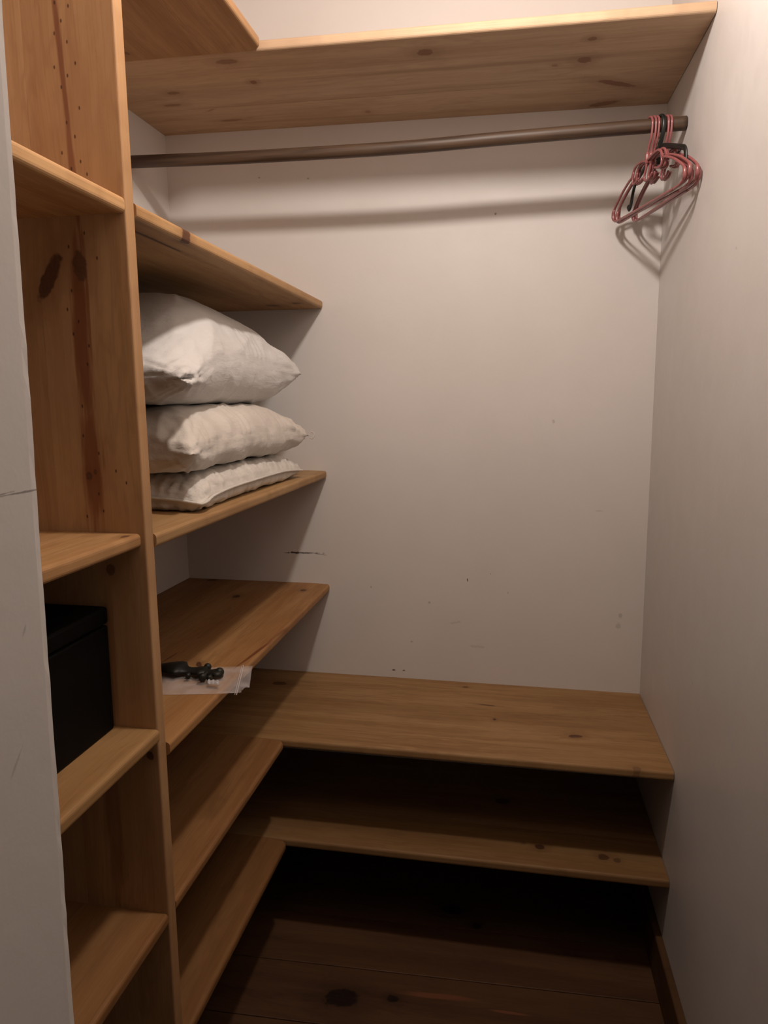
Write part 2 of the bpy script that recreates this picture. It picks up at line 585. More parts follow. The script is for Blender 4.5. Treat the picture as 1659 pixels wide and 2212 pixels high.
m_top_left = wood('top_left_pine', gain=0.95, axis='y', face='x', light=(.46, .275, .14), mid=(.36, .20, .095), dark=(.20, .10, .048), rough=.55, seed=8.1,
                  knots=[(-.543, .166, .008, .006, 0, .6)])
ZT = lambda x, y: 2.9162 - .0109 * x + .0075 * y + T
shelf('corner_shelf', 'long top pine shelf with knotty underside, directly above the clothes rail', WL, WR, -.5037, BK, ZT, m_top_back,
      [-.345, -.19], 'x', 'y-', 'top shelves of the L', tones=[.62, .5, .58])
shelf('side_shelf', 'short top pine shelf on the left, meeting the long top shelf', WL, .5009, YB_, -.5045, ZT, m_top_left,
      [.17, .35], 'y', 'x+', 'top shelves of the L', tones=[.5, .5, .55], corner='y+')

Z4 = lambda x, y: 1.1143 - .0022 * x - .0018 * y
m4 = wood('low_back_pine', gain=0.68, axis='x', face='y', seed=5.5, light=(.52, .325, .155), mid=(.39, .225, .095), contrast=1.25,  # low gain paints in the light falloff towards the floor
          knots=[(.368, -.12, .024, .013, 0, .9), (1.319, -.343, .019, .009, .1, .9), (1.09, -.273, .005, .007, 0, .9),
                 (.987, -.043, .010, .006, 0, .7), (1.061, -.175, .026, .003, -.1, .8), (1.46, -.50, .01, .01, 0, .4)],
          streaks=[(.85, -.30, .12, .02, 0, .25), (1.2, -.12, .2, .015, 0, .2), (.6, -.22, .2, .012, 0, .25), (.95, -.48, .45, .006, 0, .3), (1.25, -.23, .16, .022, .1, .3), (.75, -.40, .2, .012, 0, .25), (1.0, -.36, .1, .02, 0, .22)],
          streak_col=(.25, .12, .05))
shelf('corner_shelf', 'long pine shelf along the back wall, upper of the two low ones', WL, WR, -.5051, BK, Z4, m4,
      [-.33, -.165], 'x', 'y-', 'low back shelves', tones=[.75, .6, .7])
Z5 = lambda x, y: .818 - .0002 * x + .0028 * y
m5 = wood('bottom_back_pine', gain=0.62, axis='x', face='y', seed=6.7, light=(.46, .275, .125), mid=(.34, .185, .078),  # gain lowered further: dimmer light near the floor put into the colour
          knots=[(1.118, -.216, .022, .014, 0, .9), (1.225, -.429, .013, .010, 0, 1.0), (1.395, -.446, .014, .012, 0, .8), (1.43, -.455, .01, .01, 0, .6),
                 (1.18, -.42, .008, .006, 0, .4)])
shelf('corner_shelf', 'long pine shelf along the back wall, lowest one just above the floor', WL, WR, -.5176, BK, Z5, m5,
      [-.35, -.17], 'x', 'y-', 'low back shelves')
m4l = wood('low_left_pine', gain=0.62, axis='y', face='x', seed=7.9, light=(.47, .25, .105), mid=(.37, .18, .068), contrast=1.1,  # darkened by gain to imitate the weak light down here
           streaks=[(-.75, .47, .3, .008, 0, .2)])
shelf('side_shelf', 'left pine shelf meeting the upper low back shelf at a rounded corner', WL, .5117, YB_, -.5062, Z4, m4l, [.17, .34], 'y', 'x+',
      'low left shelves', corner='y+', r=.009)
m5l = wood('bottom_left_pine', gain=0.6, axis='y', face='x', seed=12.9, light=(.46, .24, .10), mid=(.35, .17, .062))  # colour darkened for the light lost at floor level
shelf('side_shelf', 'lowest left pine shelf meeting the bottom back shelf at a rounded corner', WL, .5161, YB_, -.5187, Z5, m5l, [.17, .34], 'y', 'x+',
      'low left shelves', corner='y+', r=.009)

# --- three shelves from the divider to the back wall
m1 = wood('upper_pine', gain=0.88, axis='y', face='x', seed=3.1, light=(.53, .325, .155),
          knots=[(-.108, .376, .02, .022, 0, .8), (-.143, .462, .016, .012, 0, .8), (-.985, .507, .016, .009, .2, 1.0), (-1.02, .46, .12, .004, 0, .9)])
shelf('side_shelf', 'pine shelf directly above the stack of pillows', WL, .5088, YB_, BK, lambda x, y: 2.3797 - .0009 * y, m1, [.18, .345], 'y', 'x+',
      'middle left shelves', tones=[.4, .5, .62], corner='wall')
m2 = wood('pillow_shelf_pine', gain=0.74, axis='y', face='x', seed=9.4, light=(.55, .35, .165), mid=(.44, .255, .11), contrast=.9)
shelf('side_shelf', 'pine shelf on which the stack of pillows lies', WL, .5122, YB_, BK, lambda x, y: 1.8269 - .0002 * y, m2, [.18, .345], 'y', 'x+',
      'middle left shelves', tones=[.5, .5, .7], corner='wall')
m3 = wood('bag_shelf_pine', gain=0.68, axis='y', face='x', seed=14.2, light=(.56, .315, .135), mid=(.45, .22, .082), contrast=1.15,  # reduced gain: part of the painted light falloff down the shelves
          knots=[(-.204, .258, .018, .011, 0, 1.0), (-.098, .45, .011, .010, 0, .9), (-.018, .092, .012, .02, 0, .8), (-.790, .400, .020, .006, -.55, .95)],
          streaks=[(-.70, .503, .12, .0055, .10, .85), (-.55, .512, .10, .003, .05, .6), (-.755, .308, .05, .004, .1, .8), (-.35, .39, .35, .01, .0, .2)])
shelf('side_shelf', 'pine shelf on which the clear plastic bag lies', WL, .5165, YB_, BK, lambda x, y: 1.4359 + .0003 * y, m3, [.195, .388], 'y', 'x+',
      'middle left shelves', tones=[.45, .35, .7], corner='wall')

# --- the near bank, camera side of the divider
YN = YF + .001
ma1 = wood('near_pine_a', gain=0.86, axis='y', face='x', seed=16.0, light=(.60, .37, .18), mid=(.48, .26, .11))
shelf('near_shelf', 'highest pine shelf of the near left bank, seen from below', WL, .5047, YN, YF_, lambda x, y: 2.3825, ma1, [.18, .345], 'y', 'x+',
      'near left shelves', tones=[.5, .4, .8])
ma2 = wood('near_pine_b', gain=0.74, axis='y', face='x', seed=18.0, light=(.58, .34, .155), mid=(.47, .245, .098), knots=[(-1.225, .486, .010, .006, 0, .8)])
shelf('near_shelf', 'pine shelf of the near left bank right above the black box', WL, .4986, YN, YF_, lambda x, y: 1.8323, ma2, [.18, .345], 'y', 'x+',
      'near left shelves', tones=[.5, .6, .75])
ma3 = wood('near_pine_c', gain=0.62, axis='y', face='x', seed=20.0, light=(.58, .36, .165), mid=(.46, .25, .10), contrast=.8)  # gain below the upper near shelves: fading light painted in
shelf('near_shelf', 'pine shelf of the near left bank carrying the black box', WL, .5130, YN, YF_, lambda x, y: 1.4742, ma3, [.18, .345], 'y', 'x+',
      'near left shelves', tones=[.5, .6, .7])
ma4 = wood('near_pine_d', gain=0.62, axis='y', face='x', seed=23.0, light=(.47, .25, .105), mid=(.37, .18, .068))  # low gain carries the painted dimming of the low shelves
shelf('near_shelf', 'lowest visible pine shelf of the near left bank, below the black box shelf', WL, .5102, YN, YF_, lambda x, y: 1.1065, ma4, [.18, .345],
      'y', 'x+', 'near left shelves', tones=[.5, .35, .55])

# ================================================================ clothes rail
k = NT('dark_stained_rod')
x, y, z = k.xyz(k.pos())
g = k.noise(k.comb(k.math('MULTIPLY', x, 4.0), k.math('MULTIPLY', y, 90.0), k.math('MULTIPLY', z, 90.0)), 1.0, 3.0)
k.col(k.mix(k.ramp(g, .3, .7), (.098, .058, .034), (.045, .026, .017)))
k.rough(.5)
k.bump(g, .2, .001)
m_rod = k.m
rod_pts = catmull([(LX(-.26, 2.75) + .001, -.26, 2.7555), (.2, -.26, 2.7495), (.4, -.26, 2.7455), (.786, -.26, 2.7425), (1.1, -.26, 2.7485),
                   (1.44, -.26, 2.7535), (RX(-.26, 2.75) - .002, -.26, 2.7545)], 8)
bm = bmesh.new()
tube(bm, rod_pts, .0172, 24, cap=False)
bmesh.ops.holes_fill(bm, edges=[e for e in bm.edges if e.is_boundary])
rod = from_bm('clothes_rail', bm, m_rod, smooth=True, origin=(.78, -.26, 2.75),
              label='dark brown round wooden clothes rail sagging below the top shelf', cat='rail')


# ================================================================ hangers
def hanger(x0, yaw, mat, label, group, roll=0.0, dy=0.0, kind='tube', lean=0.0):
    """child-size plastic hanger; s = along the hanger (towards the camera positive), z = height"""
    rod_z = 2.7535
    root = empty('clothes_hanger', (x0, -.26 + dy, rod_z + .0205), label=label, cat='hanger', group=group)
    cy, sy = math.cos(yaw), math.sin(yaw)

    def W(s, z, e=0.0):
        dz = z - 2.775
        s2 = s * math.cos(roll) + dz * math.sin(roll)
        z2 = 2.775 + dz * math.cos(roll) - s * math.sin(roll)
        e2 = e + lean * (2.775 - z2)
        return Vector((x0 + s2 * sy + e2 * cy, -.26 + dy - s2 * cy + e2 * sy, z2))
    side = (cy, sy, 0)
    if kind == 'tube':
        r = .0033
        bm = bmesh.new()
        hk = [(0, 2.676), (.0015, 2.690), (.007, 2.703), (.015, 2.716), (.0195, 2.731), (.0210, 2.748)]
        hk += [(.0212 * math.cos(a), 2.7535 + .0212 * math.sin(a)) for a in [math.radians(t) for t in (10, 35, 60, 90, 120, 150, 175, 200)]]
        tube(bm, catmull([W(s, z) for s, z in hk], 4), .0030, 10)
        from_bm('hook', bm, mat, root, smooth=True)
        bm = bmesh.new()
        tube(bm, [W(0, 2.690), W(0, 2.684), W(0, 2.672), W(0, 2.664)], [.0042, .0052, .0056, .005], 12)
        from_bm('neck_collar', bm, mat, root, smooth=True)
        half = [(0, 2.671), (.03, 2.676), (.056, 2.6775), (.073, 2.672), (.082, 2.661), (.090, 2.652), (.105, 2.648), (.130, 2.638),
                (.155, 2.626), (.178, 2.612), (.195, 2.600), (.2035, 2.589), (.2035, 2.577), (.196, 2.567), (.18, 2.562), (.15, 2.5605)]
        pts = [W(-s, z) for s, z in reversed(half[1:])] + [W(s, z) for s, z in half]
        bm = bmesh.new()
        tube(bm, catmull(pts, 4), r, 10, side=side)
        from_bm('shoulder_frame', bm, mat, root, smooth=True)
        bm = bmesh.new()
        tube(bm, catmull([W(-.151, 2.5605), W(-.08, 2.560), W(0, 2.5602), W(.08, 2.560), W(.151, 2.5605)], 4), r * 1.03, 10)
        from_bm('trouser_bar', bm, mat, root, smooth=True)
        for sg in (-1, 1):                   # notch lugs on the shoulders
            bm = bmesh.new()
            tube(bm, catmull([W(sg * .078, 2.664), W(sg * .083, 2.645), W(sg * .078, 2.634), W(sg * .066, 2.634), W(sg * .045, 2.640)], 4), .0029, 8)
            from_bm('strap_lug', bm, mat, root, smooth=True)
            bm = bmesh.new()
            tube(bm, [W(sg * .1985, 2.597), W(sg * .2035, 2.589), W(sg * .2040, 2.577), W(sg * .199, 2.569)], [.0040, .0052, .0052, .0040], 10)
            from_bm('end_grip', bm, mat, root, smooth=True)
        bm = bmesh.new()
        tube(bm, catmull([W(.0, 2.668), W(-.004, 2.652), W(-.012, 2.634), W(-.004, 2.622), W(.02, 2.623), W(.034, 2.632)], 4), .003, 8)
        from_bm('inner_hook', bm, mat, root, smooth=True)
    else:
        bm = bmesh.new()
        hk = [(0, 2.66), (.001, 2.69), (.006, 2.706), (.0155, 2.722), (.0220, 2.740)]
        hk += [(.0225 * math.cos(a), 2.7535 + .0225 * math.sin(a)) for a in [math.radians(t) for t in (0, 30, 60, 90, 120, 150, 180, 212)]]
        hk += [(-.0125, 2.727)]
        tube(bm, catmull([W(s, z) for s, z in hk], 4), .0043, 10, flat=1.3, side=side)
        from_bm('hook', bm, mat, root, smooth=True)
        bm = bmesh.new()
        pts = [(-.186, 2.603), (-.178, 2.594), (-.168, 2.602), (-.160, 2.622), (-.152, 2.640), (-.135, 2.655), (-.08, 2.677), (-.03, 2.694), (0, 2.7), (.03, 2.694),
               (.08, 2.677), (.125, 2.660), (.143, 2.652), (.150, 2.638), (.152, 2.605), (.153, 2.585)]
        tube(bm, catmull([W(s, z) for s, z in pts], 4), .0068, 10, flat=.55, side=side)
        from_bm('shoulder_frame', bm, mat, root, smooth=True)
        bm = bmesh.new()
        tube(bm, [W(0, 2.712), W(0, 2.70), W(0, 2.672), W(0, 2.66)], [.005, .0075, .0075, .004], 10, flat=.6, side=side)
        from_bm('neck_collar', bm, mat, root, smooth=True)
        bm = bmesh.new()
        tube(bm, catmull([W(-.02, 2.689), W(-.01, 2.676), W(.05, 2.668), (W(.1, 2.652)), W(.118, 2.655)], 4), .003, 8)
        from_bm('cross_bar', bm, mat, root, smooth=True)
    return root


m_pink = plain('pink_plastic', (.30, .098, .098), .26, .7, var=.06)
m_pink.node_tree.nodes['Principled BSDF'].inputs['Subsurface Weight'].default_value = .0
m_pink.node_tree.nodes['Principled BSDF'].inputs['Subsurface Radius'].default_value = (.01, .003, .003)
m_black = plain('black_plastic', (.012, .014, .012), .35, .5)
G = 'pink plastic hangers on the rail'
hanger(1.4530, math.radians(15.6), m_pink, 'pink plastic clothes hanger farthest from the right wall, first on the rail', G, .01)
hanger(1.4612, math.radians(15.6), m_pink, 'second pink plastic clothes hanger from the open side of the rail', G, -.02)
hanger(1.4694, math.radians(15.6), m_pink, 'pink plastic clothes hanger just left of the black hanger hook', G, .03)
hanger(1.4805, math.radians(14.0), m_black, 'black plastic clothes hanger in the middle of the pink ones', None, .0, kind='strap')
hanger(1.4935, math.radians(11.4), m_pink, 'pink plastic clothes hanger just right of the black hanger hook', G, .0)
hanger(1.5015, math.radians(11.0), m_pink, 'pink plastic clothes hanger nearest to the right wall', G, .03)

# ================================================================ pillows
Z_PIL = 1.8272


def inflate_pillows(steps=300):
    """three pillows filled like real ones: two sheets joined at the rim, blown up to a volume, resting on the
    shelf, on each other and under the shelf above"""
    rng = np.random.RandomState(3)
    NX, NY, G, ZC, dt = 22, 33, .024, .527, 1 / 60.
    cfg = [dict(lx=.50, ly=.74, cx=.245, cy=-.58, rot=.015, V=.036, z=.05, q=1, zl=.002),
           dict(lx=.53, ly=.79, cx=.245, cy=-.595, rot=-.01, V=.068, z=.2, q=0, zl=.085),
           dict(lx=.53, ly=.84, cx=.245, cy=-.615, rot=.025, V=.108, z=.36, q=0, zl=.225)]
    P = []
    for c in cfg:
        u, v = np.meshgrid(np.linspace(-1, 1, NX + 1), np.linspace(-1, 1, NY + 1))
        x, y = u * c['lx'] / 2, v * c['ly'] / 2
        cs, sn = math.cos(c['rot']), math.sin(c['rot'])
        X = np.stack([c['cx'] + cs * x - sn * y, c['cy'] + sn * x + cs * y, 0 * x + c['z']], -1)
        bump = (1 - u ** 2) * (1 - v ** 2)
        T_, B = X.copy(), X.copy()
        T_[..., 2] += .02 * bump
        B[..., 2] -= .02 * bump
        P.append(dict(T=T_, B=B, vT=0 * X, vB=0 * X, dx=c['lx'] / NX, dy=c['ly'] / NY, **c))

    def con(A, Bv, L, ks, kc):
        d = Bv - A
        l = np.sqrt((d * d).sum(-1, keepdims=True)) + 1e-9
        q = .5 * np.where(l > L, ks, kc) * (l - L) / l * d
        A += q
        Bv -= q

    def sheet(X, dx, dy):
        for s in (0, 1):
            n = (X.shape[1] - s) // 2
            con(X[:, s:s + 2 * n:2], X[:, s + 1:s + 2 * n:2], dx, 1., .3)
            n = (X.shape[0] - s) // 2
            con(X[s:s + 2 * n:2], X[s + 1:s + 2 * n:2], dy, 1., .3)
        L = math.hypot(dx, dy)
        for a in (0, 1):
            for b in (0, 1):
                S = X[a:, b:]
                S = S[:S.shape[0] // 2 * 2, :S.shape[1] // 2 * 2]
                con(S[0::2, 0::2], S[1::2, 1::2], L, .5, .15)
                con(S[1::2, 0::2], S[0::2, 1::2], L, .5, .15)

    def seam(X, dx, dy, sh):
        for line, d in ((X[0], dx), (X[-1], dx), (X[:, 0], dy), (X[:, -1], dy)):
            for s in (0, 1):
                n = (len(line) - s) // 2
                con(line[s:s + 2 * n:2], line[s + 1:s + 2 * n:2], d * sh, 1., 1.)

    def bend(X, kb):
        for Y in (X.swapaxes(0, 1), X):
            m = (Y[:, 2:] + Y[:, :-2]) / 2 - Y[:, 1:-1]
            Y[:, 1:-1] += kb * m
            Y[:, 2:] -= kb * .5 * m
            Y[:, :-2] -= kb * .5 * m

    def tie(p):
        A, B = p['T'], p['B']
        for sl in ((0,), (-1,), (slice(None), 0), (slice(None), -1)):
            m = (A[sl] + B[sl]) / 2
            A[sl] = m
            B[sl] = m

    def normals(X, sgn):
        n = np.zeros_like(X)
        c = np.cross(X[1:, 1:] - X[:-1, :-1], X[1:, :-1] - X[:-1, 1:]) * .5 * sgn
        for i in (slice(0, -1), slice(1, None)):
            for j in (slice(0, -1), slice(1, None)): n[i, j] += c / 4
        cen = (X[1:, 1:] + X[:-1, :-1] + X[1:, :-1] + X[:-1, 1:]) / 4
        return n, (cen * c).sum() / 3

    def cells(pts):
        return (np.clip(((pts[:, 1] + 1.15) / G).astype(int), 0, 49), np.clip(((pts[:, 0] + .08) / G).astype(int), 0, 27))

    def raster(p, top):
        pts = []
        for X in (p['T'], p['B']):
            pts += [q.reshape(-1, 3) for q in (X, (X[1:] + X[:-1]) / 2, (X[:, 1:] + X[:, :-1]) / 2,
                                              (X[1:, 1:] + X[:-1, :-1] + X[1:, :-1] + X[:-1, 1:]) / 4)]
        pts = np.concatenate(pts)
        H = np.full((50, 28), -9. if top else 9.)
        (np.maximum if top else np.minimum).at(H, cells(pts), pts[:, 2])
        return H

    for st in range(steps):
        for p in P:
            (nT, vT), (nB, vB) = normals(p['T'], 1), normals(p['B'], -1)
            tgt = p['V'] * min(1, (st + 20) / 200)
            pr = max(0, (tgt - vT - vB) / tgt) * 36
            area = p['dx'] * p['dy'] * .9
            dmp = .97 if st < steps - 120 else .9
            for s, n in (('T', nT), ('B', nB)):
                v = p['v' + s] * dmp + dt * n * pr / area * .9
                v[..., 2] -= 9.8 * dt * .3
                v *= np.minimum(1, 1.2 / (np.sqrt((v * v).sum(-1, keepdims=True)) + 1e-9))
                p['v' + s] = v
                p['o' + s] = p[s].copy()
                p[s] = p[s] + v * dt
            tie(p)
        for it in range(12):
            for p in P:
                for s in 'TB':
                    sheet(p[s], p['dx'], p['dy'])
                    bend(p[s], .004 if p['q'] == 0 else .008)
                tie(p)
                for s in 'TB': seam(p[s], p['dx'], p['dy'], .93 if st > 30 else 1)
                tie(p)
            if it % 4 == 3:
                for p in P:
                    p['cT'] = np.zeros(p['T'].shape[:2], bool)
                    p['cB'] = p['cT'].copy()
                for k in (0, 1):
                    a, b = P[k], P[k + 1]
                    Ht, Hb = raster(a, True), raster(b, False)
                    mid = (Ht + Hb) / 2
                    pen = (Ht > Hb - .004) & (Ht > -8) & (Hb < 8)
                    for q, sg in ((a, -1), (b, 1)):
                        for s in 'TB':
                            X = q[s].reshape(-1, 3)
                            ij = cells(X)
                            m = mid[ij] + sg * .002
                            hit = pen[ij] & ((X[:, 2] - m) * sg < 0)
                            X[:, 2] = np.where(hit, X[:, 2] + np.clip(m - X[:, 2], -.01, .01), X[:, 2])
                            q['c' + s] |= hit.reshape(q['c' + s].shape)
                for p in P:
                    for s in 'TB':
                        X = p[s]
                        h = X[..., 2] < p['zl']
                        X[..., 2] = np.clip(X[..., 2], p['zl'], ZC)
                        X[..., 0] = np.maximum(X[..., 0], .004)
                        p['c' + s] |= h
        for p in P:
            for s in 'TB':
                d = (p[s] - p['o' + s]) * np.where(p['c' + s][..., None], [.25, .25, 1.], 1.)
                p[s] = p['o' + s] + d
                p['v' + s] = d / dt
            tie(p)
    out = [np.stack([p['T'], p['B']]) for p in P]
    top = out[2]                              # the near end of the top pillow sags
    w = np.clip((-.70 - top[..., 1]) / .28, 0, 1)
    w = w * w * (3 - 2 * w)
    top[..., 2] = .225 + (top[..., 2] - .225) * (1 - .42 * w)
    return out


PILLOWS = inflate_pillows()


def up1(A, axis, f):
    """Catmull-Rom upsampling of a grid along one axis"""
    A = np.moveaxis(A, axis, 0)
    n = A.shape[0]
    t = np.arange((n - 1) * f + 1) / f
    i = np.minimum(t.astype(int), n - 2)
    u = (t - i)[:, None, None]
    ext = np.concatenate([2 * A[:1] - A[1:2], A, 2 * A[-1:] - A[-2:-1]])
    p0, p1, p2, p3 = ext[i], ext[i + 1], ext[i + 2], ext[i + 3]
    R = .5 * (2 * p1 + (p2 - p0) * u + (2 * p0 - 5 * p1 + 4 * p2 - p3) * u ** 2 + (3 * p1 - p0 - 3 * p2 + p3) * u ** 3)
    return np.moveaxis(R, 0, axis)


def vnoise(x, y, seed):
    rs = np.random.RandomState(seed)
    Gd = rs.rand(256, 256)
    xi, yi = np.floor(x).astype(int), np.floor(y).astype(int)
    fx, fy = x - xi, y - yi
    fx, fy = fx * fx * (3 - 2 * fx), fy * fy * (3 - 2 * fy)
    g = lambda a, b: Gd[a % 256, b % 256]
    return (g(xi, yi) * (1 - fx) * (1 - fy) + g(xi + 1, yi) * fx * (1 - fy) + g(xi, yi + 1) * (1 - fx) * fy + g(xi + 1, yi + 1) * fx * fy) - .5


def ridge(n):
    return 1 - np.abs(n) * 4


def wrinkle(u, v, seed, amp, quilt=False):
    """u across (0..1), v along (0..1); creases that run in from the seams and fan out from the corners"""
    U, V = u * .50, v * .76
    ew = np.minimum(u, 1 - u) * .50
    ev = np.minimum(v, 1 - v) * .76
    h = np.zeros_like(u)
    # creases square to each seam
    h += amp * 1.3 * np.exp(-ev / .09) * ridge(vnoise(U * 42 + 3, V * 7, seed)) * np.minimum(1, ev / .012)
    h += amp * 1.3 * np.exp(-ew / .08) * ridge(vnoise(V * 38 + 9, U * 7, seed + 1)) * np.minimum(1, ew / .012)
    for cu in (0, 1):
        for cv in (0, 1):
            du, dv = np.abs(u - cu) * .50, np.abs(v - cv) * .76
            r = np.hypot(du, dv) + 1e-6
            th = np.arctan2(dv, du)
            h += amp * 2.0 * np.exp(-r / .14) * ridge(vnoise(th * 8 + 5 * cu + 9 * cv, r * 9, seed + 2)) * np.minimum(1, r / .03)
    # long soft diagonal folds
    h += amp * 1.1 * ridge(vnoise((U + V * .5) * 20, (V - U) * 5, seed + 3)) * np.minimum(1, np.minimum(ew, ev) / .05)
    h += amp * .8 * vnoise(U * 14, V * 14, seed + 4)
    if quilt:
        q1 = ridge(vnoise(U * 30 + 2 * vnoise(U * 9, V * 9, 7), V * 30, seed + 5))
        q2 = ridge(vnoise(U * 62, V * 55, seed + 6))
        h -= amp * 1.4 * np.clip(q1, 0, 1) ** 3 + amp * .6 * np.clip(q2, 0, 1) ** 2
    return h


def pillow(k, name, mat, label, amp, seed, quilt=False, smax=None):
    A = PILLOWS[k]
    f = 5
    S = [up1(up1(A[s], 0, f), 1, f) for s in (0, 1)]
    ny, nx = S[0].shape[:2]
    v, u = np.meshgrid(np.linspace(0, 1, ny), np.linspace(0, 1, nx), indexing='ij')
    edge = np.minimum(1, np.minimum(np.minimum(u, 1 - u) * 30, np.minimum(v, 1 - v) * 40))
    out = []
    for s, sg in ((0, 1), (1, -1)):
        X = S[s]
        n = np.cross(np.gradient(X, axis=1), np.gradient(X, axis=0)) * sg
        n /= np.linalg.norm(n, axis=-1, keepdims=True) + 1e-12
        X = X + n * (wrinkle(u, v, seed + 20 * s, amp * (1 if s == 0 else .7), quilt) * edge)[..., None]
        out.append(X)
    b = (u <= 0) | (u >= 1) | (v <= 0) | (v >= 1)
    m = (S[0] + S[1]) / 2
    # the seam puckers in and out a little
    pk = vnoise(v * 60, u * 60, seed + 9) * .006
    for s in (0, 1): out[s][b] = (m + np.stack([0 * pk, 0 * pk, pk], -1))[b]
    idx = np.arange(ny * nx).reshape(ny, nx)
    bi = idx.copy()
    inner = ~b
    bi[inner] = ny * nx + np.arange(inner.sum())
    co = np.concatenate([out[0].reshape(-1, 3), out[1][inner]])
    co[:, 2] = np.maximum(co[:, 2], .0012)
    co[:, 0] = np.maximum(co[:, 0], -.012)
    co[:, 2] = np.minimum(co[:, 2], .524)
    co[:, 2] += Z_PIL
    F = []
    for I, flip in ((idx, False), (bi, True)):
        q = np.stack([I[:-1, :-1], I[:-1, 1:], I[1:, 1:], I[1:, :-1]], -1).reshape(-1, 4)
        F.append(q[:, ::-1] if flip else q)
    F = np.concatenate(F)
    me = bpy.data.meshes.new(name)
    me.from_pydata(co.tolist(), [], F.tolist())
    org = (float(co[:, 0].mean()), float(co[:, 1].mean()), float(co[:, 2].min()))
    o = link_mesh(name, me, mat, None, True, origin=org, label=label, cat='pillow', group='pillows stacked on the shelf')
    # seam line: the rim in order
    rim = [m[j, nx - 1] for j in range(ny)]
    near = [m[0, i] for i in range(nx)]
    return o, rim, near


def fabric(name, c1, c2, stain=.0, scale=1.0):
    k = NT(name)
    p = k.pos()
    n = k.noise(p, 9.0, 4.0)
    col = k.mix(k.ramp(n, .35, .7), c1, c2)
    if stain:
        col = k.mix(k.ramp(k.noise(p, 16.0, 3.0, .6), .60, .74, 0, stain), col, (.62, .42, .22))
    k.col(col)
    k.rough(.85)
    k.b.inputs['Sheen Weight'].default_value = .25
    k.b.inputs['Specular IOR Level'].default_value = .2
    x, y, z = k.xyz(p)
    w = k.noise(k.comb(k.math('MULTIPLY', x, 30.0), k.math('MULTIPLY', y, 12.0), k.math('MULTIPLY', z, 45.0)), 1.0 * scale, 4.0, .6)
    w2 = k.noise(p, 1200.0, 1.0)
    k.bump(k.math('MULTIPLY_ADD', w2, .04, w), .5, .006)
    return k.m


mp_top = fabric('white_cotton', (.66, .64, .62), (.61, .59, .565))
mp_mid = fabric('cream_cotton', (.64, .59, .535), (.58, .53, .47), .12)
mp_low = fabric('quilted_cream', (.66, .62, .565), (.59, .55, .50), .35, 1.6)
pillow(2, 'pillow', mp_top, 'plump smooth white pillow, topmost of the stack', .0032, 31)
p_mid, rim, near = pillow(1, 'pillow', mp_mid, 'creased cream pillow in the middle of the stack', .0040, 47)
p_low, rim_l, near_l = pillow(0, 'pillow', mp_low, 'thin quilted off-white pillow, lowest of the stack', .0033, 63, True)
bm = bmesh.new()
loop = [Vector((q[0] + .001, q[1] - .003, max(q[2], .006) + Z_PIL)) for q in near_l[20::3]]
loop2 = [Vector((q[0] + .003, q[1], max(q[2], .006) + Z_PIL)) for q in rim_l[2::4]]
tube(bm, loop + loop2, .0032, 8)
from_bm('piping', bm, mp_low, p_low, smooth=True)
bm = bmesh.new()
q = Vector(rim[-1]) + Vector((0, 0, Z_PIL))
tube(bm, catmull([q, q + Vector((.008, .002, .012)), q + Vector((.018, .0, .004)), q + Vector((.012, -.004, -.008)), q + Vector((.004, 0, -.006))], 5), .0018, 6)
from_bm('corner_thread', bm, mp_mid, p_mid, smooth=True)

# ================================================================ black box
m_box = plain('black_metal_box', (.0016, .0016, .0014), .6, .15, bump=(400.0, .1, .0004))
bx = empty('storage_box', (.23, -1.41, 1.4745), label='plain black box standing on the near left shelf', cat='box')
yb = PYF(1.6) - .0065
from_bm('box_body', box_bm(.045, .430, -1.640, yb, 1.4746, 1.668, .004), m_box, bx, smooth=False)
from_bm('lid', box_bm(.043, .4315, -1.6415, yb + .001, 1.6705, 1.702, .006, 3), m_box, bx)

# ================================================================ bag and metal pull on the shelf
k = NT('clear_plastic_film')
k.col((.92, .86, .84))
k.rough(.22)
k.b.inputs['Specular IOR Level'].default_value = .6
k.b.inputs['IOR'].default_value = 1.2
p = k.pos()
f = k.ramp(k.noise(p, 30.0, 3.0), .3, .8, .10, .26)
k.b.inputs['Transmission Weight'].default_value = 0.0
k.put(k.b.inputs['Alpha'], f)
k.bump(k.noise(p, 60.0, 3.0), .5, .004)
m_film = k.m
k = NT('plastic_zip')
k.col((.85, .78, .76))
k.rough(.3)
k.b.inputs['Alpha'].default_value = .55
m_zip = k.m
SH = 1.4362
bag = empty('plastic_bag', (.44, -.88, SH), label='clear zip plastic bag hanging over the edge of the middle shelf', cat='bag')
A0, A1, B1, B0 = Vector((.29, -.835, 0)), Vector((.532, -.782, 0)), Vector((.575, -.935, 0)), Vector((.335, -.985, 0))
rb = np.random.RandomState(4)


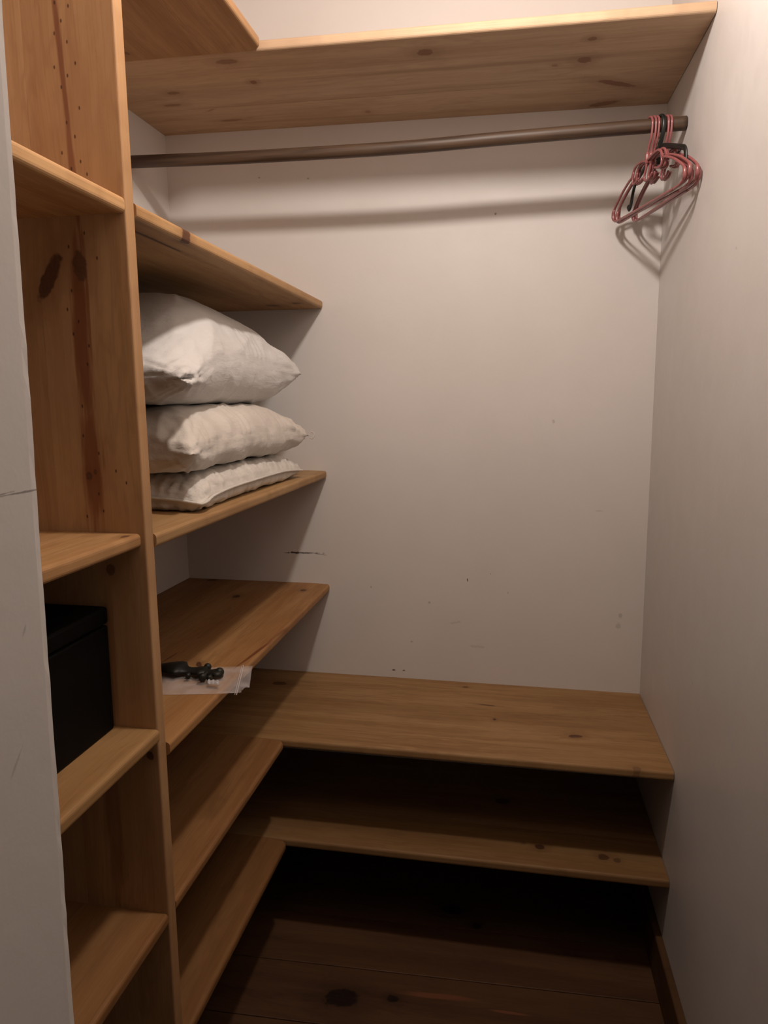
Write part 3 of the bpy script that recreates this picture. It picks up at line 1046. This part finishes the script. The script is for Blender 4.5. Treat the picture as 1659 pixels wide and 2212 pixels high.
def bag_sheet(lift, seed, u0=0.0, u1=1.0):
    bm = bmesh.new()
    nu, nv = 46, 26
    g = []
    for j in range(nv + 1):
        row = []
        for i in range(nu + 1):
            u = u0 + (u1 - u0) * i / nu
            v = j / nv
            P = (A0 * (1 - u) + A1 * u) * (1 - v) + (B0 * (1 - u) + B1 * u) * v
            inside = min(1, 7 * min(u + .02, 1 - u)) * min(1, 7 * min(v, 1 - v) + .02)
            w = vnoise(np.array([u * 9 + seed]), np.array([v * 6.0]), 5)[0] * .006 + vnoise(np.array([u * 24 + v * 10]), np.array([v * 16 + seed]), 6)[0] * .0022
            hump = .0
            z = SH + .0006 + lift * inside * (.0035 + abs(w) + hump) + .0004 * lift
            over = max(0.0, P.x - .517)
            z += -.16 * over + (.010 * math.sin(v * 7 + 1) * over / .05 if over else 0)
            if over and u > .965 and v > .62: P = P + Vector((-.012 * (v - .62) / .38, .01, 0))
            row.append(bm.verts.new((P.x, P.y, z + (.0006 if over else 0))))
        g.append(row)
    for j in range(nv):
        for i in range(nu):
            bm.faces.new((g[j][i], g[j][i + 1], g[j + 1][i + 1], g[j + 1][i]))
    return bm


from_bm('bag_film', bag_sheet(1.0, 2), m_film, bag, smooth=True)
from_bm('bag_film', bag_sheet(0.05, 5), m_film, bag, smooth=True)


def zip_pts(uu, dz):
    out = []
    for j in range(27):
        v = j / 26
        P = (A0 * (1 - uu) + A1 * uu) * (1 - v) + (B0 * (1 - uu) + B1 * uu) * v
        over = max(0.0, P.x - .517)
        out.append(Vector((P.x, P.y, SH + .0045 + dz - .16 * over)))
    return out


bm = bmesh.new()
tube(bm, zip_pts(.915, .0), .0011, 6)
tube(bm, zip_pts(.900, .0), .0008, 6)
from_bm('zip_strip', bm, m_zip, bag, smooth=True)
bm = bmesh.new()  # white strip modelled to stand in for a glint on the film
g = []
for i in range(9):
    row = []
    for j in range(3):
        zz = SH + .0165 + .0014 * math.sin(i * 2.1 + j) - .002 * j
        row.append(bm.verts.new((.478 + .0033 * i + .002 * j, -.912 - .006 * j + .0008 * math.sin(i * 1.7), zz)))
    g.append(row)
for i in range(8):
    for j in range(2): bm.faces.new((g[i][j], g[i + 1][j], g[i + 1][j + 1], g[i][j + 1]))
bmesh.ops.solidify(bm, geom=bm.faces[:], thickness=.0006)
from_bm('glint_strip', bm, plain('white_glint', (.85, .83, .83), .25, .7), bag, smooth=True, label='small white strip standing in for a glint on the bag')

# ornate dark pull: a broad leaf-shaped blade, a turned stem with side knobs and a ball end, lying flat
OUT = [(.300, -.860, .015), (.3364, -.8620, .0190), (.3560, -.8590, .0250), (.372, -.860, .0305), (.383, -.862, .0340), (.391, -.864, .0335), (.398, -.865, .0240), (.404, -.866, .0175),
       (.412, -.866, .0150), (.421, -.865, .0150), (.429, -.866, .0175), (.438, -.867, .0215), (.446, -.868, .0220), (.453, -.868, .0155), (.461, -.868, .0115),
       (.468, -.868, .0130), (.474, -.868, .0165), (.481, -.868, .0185), (.487, -.869, .0180), (.492, -.870, .0125), (.495, -.871, .0050)]
m_iron = plain('dark_iron', (.022, .021, .016), .48, .4, .4, bump=(160.0, .5, .001), var=.3)
pull = empty('metal_pull', (.41, -.866, SH + .0075), label='ornate dark metal pull lying on the clear plastic bag', cat='pull')
bm = bmesh.new()
rings = []
SEG = 16
for x_, y_, w_ in OUT:
    h_ = .0045 + .18 * w_
    cz = SH + .0075 + h_
    rings.append([bm.verts.new((x_, y_ + w_ * math.cos(a), cz + h_ * math.sin(a))) for a in [2 * math.pi * q / SEG for q in range(SEG)]])
for i in range(len(rings) - 1):
    for q in range(SEG):
        bm.faces.new((rings[i][q], rings[i][(q + 1) % SEG], rings[i + 1][(q + 1) % SEG], rings[i + 1][q]))
bm.faces.new(rings[0])
bm.faces.new(rings[-1])
from_bm('pull_body', bm, m_iron, pull, smooth=True)
for (x_, y_, r_) in ((.4445, -.8385, .0088), (.4600, -.9010, .0098), (.4740, -.8960, .007), (.4205, -.8905, .0065), (.4860, -.868, .0105)):
    bm = bmesh.new()
    bmesh.ops.create_uvsphere(bm, u_segments=16, v_segments=10, radius=r_, matrix=Matrix.Translation((x_, y_, SH + .0075 + r_ * .9)))
    if abs(y_ + .868) > .01:
        tube(bm, [Vector((x_, y_, SH + .0075 + r_ * .9)), Vector((x_ - .003, -.868, SH + .015))], r_ * .55, 8, cap=False)
    from_bm('knob', bm, m_iron, pull, smooth=True)
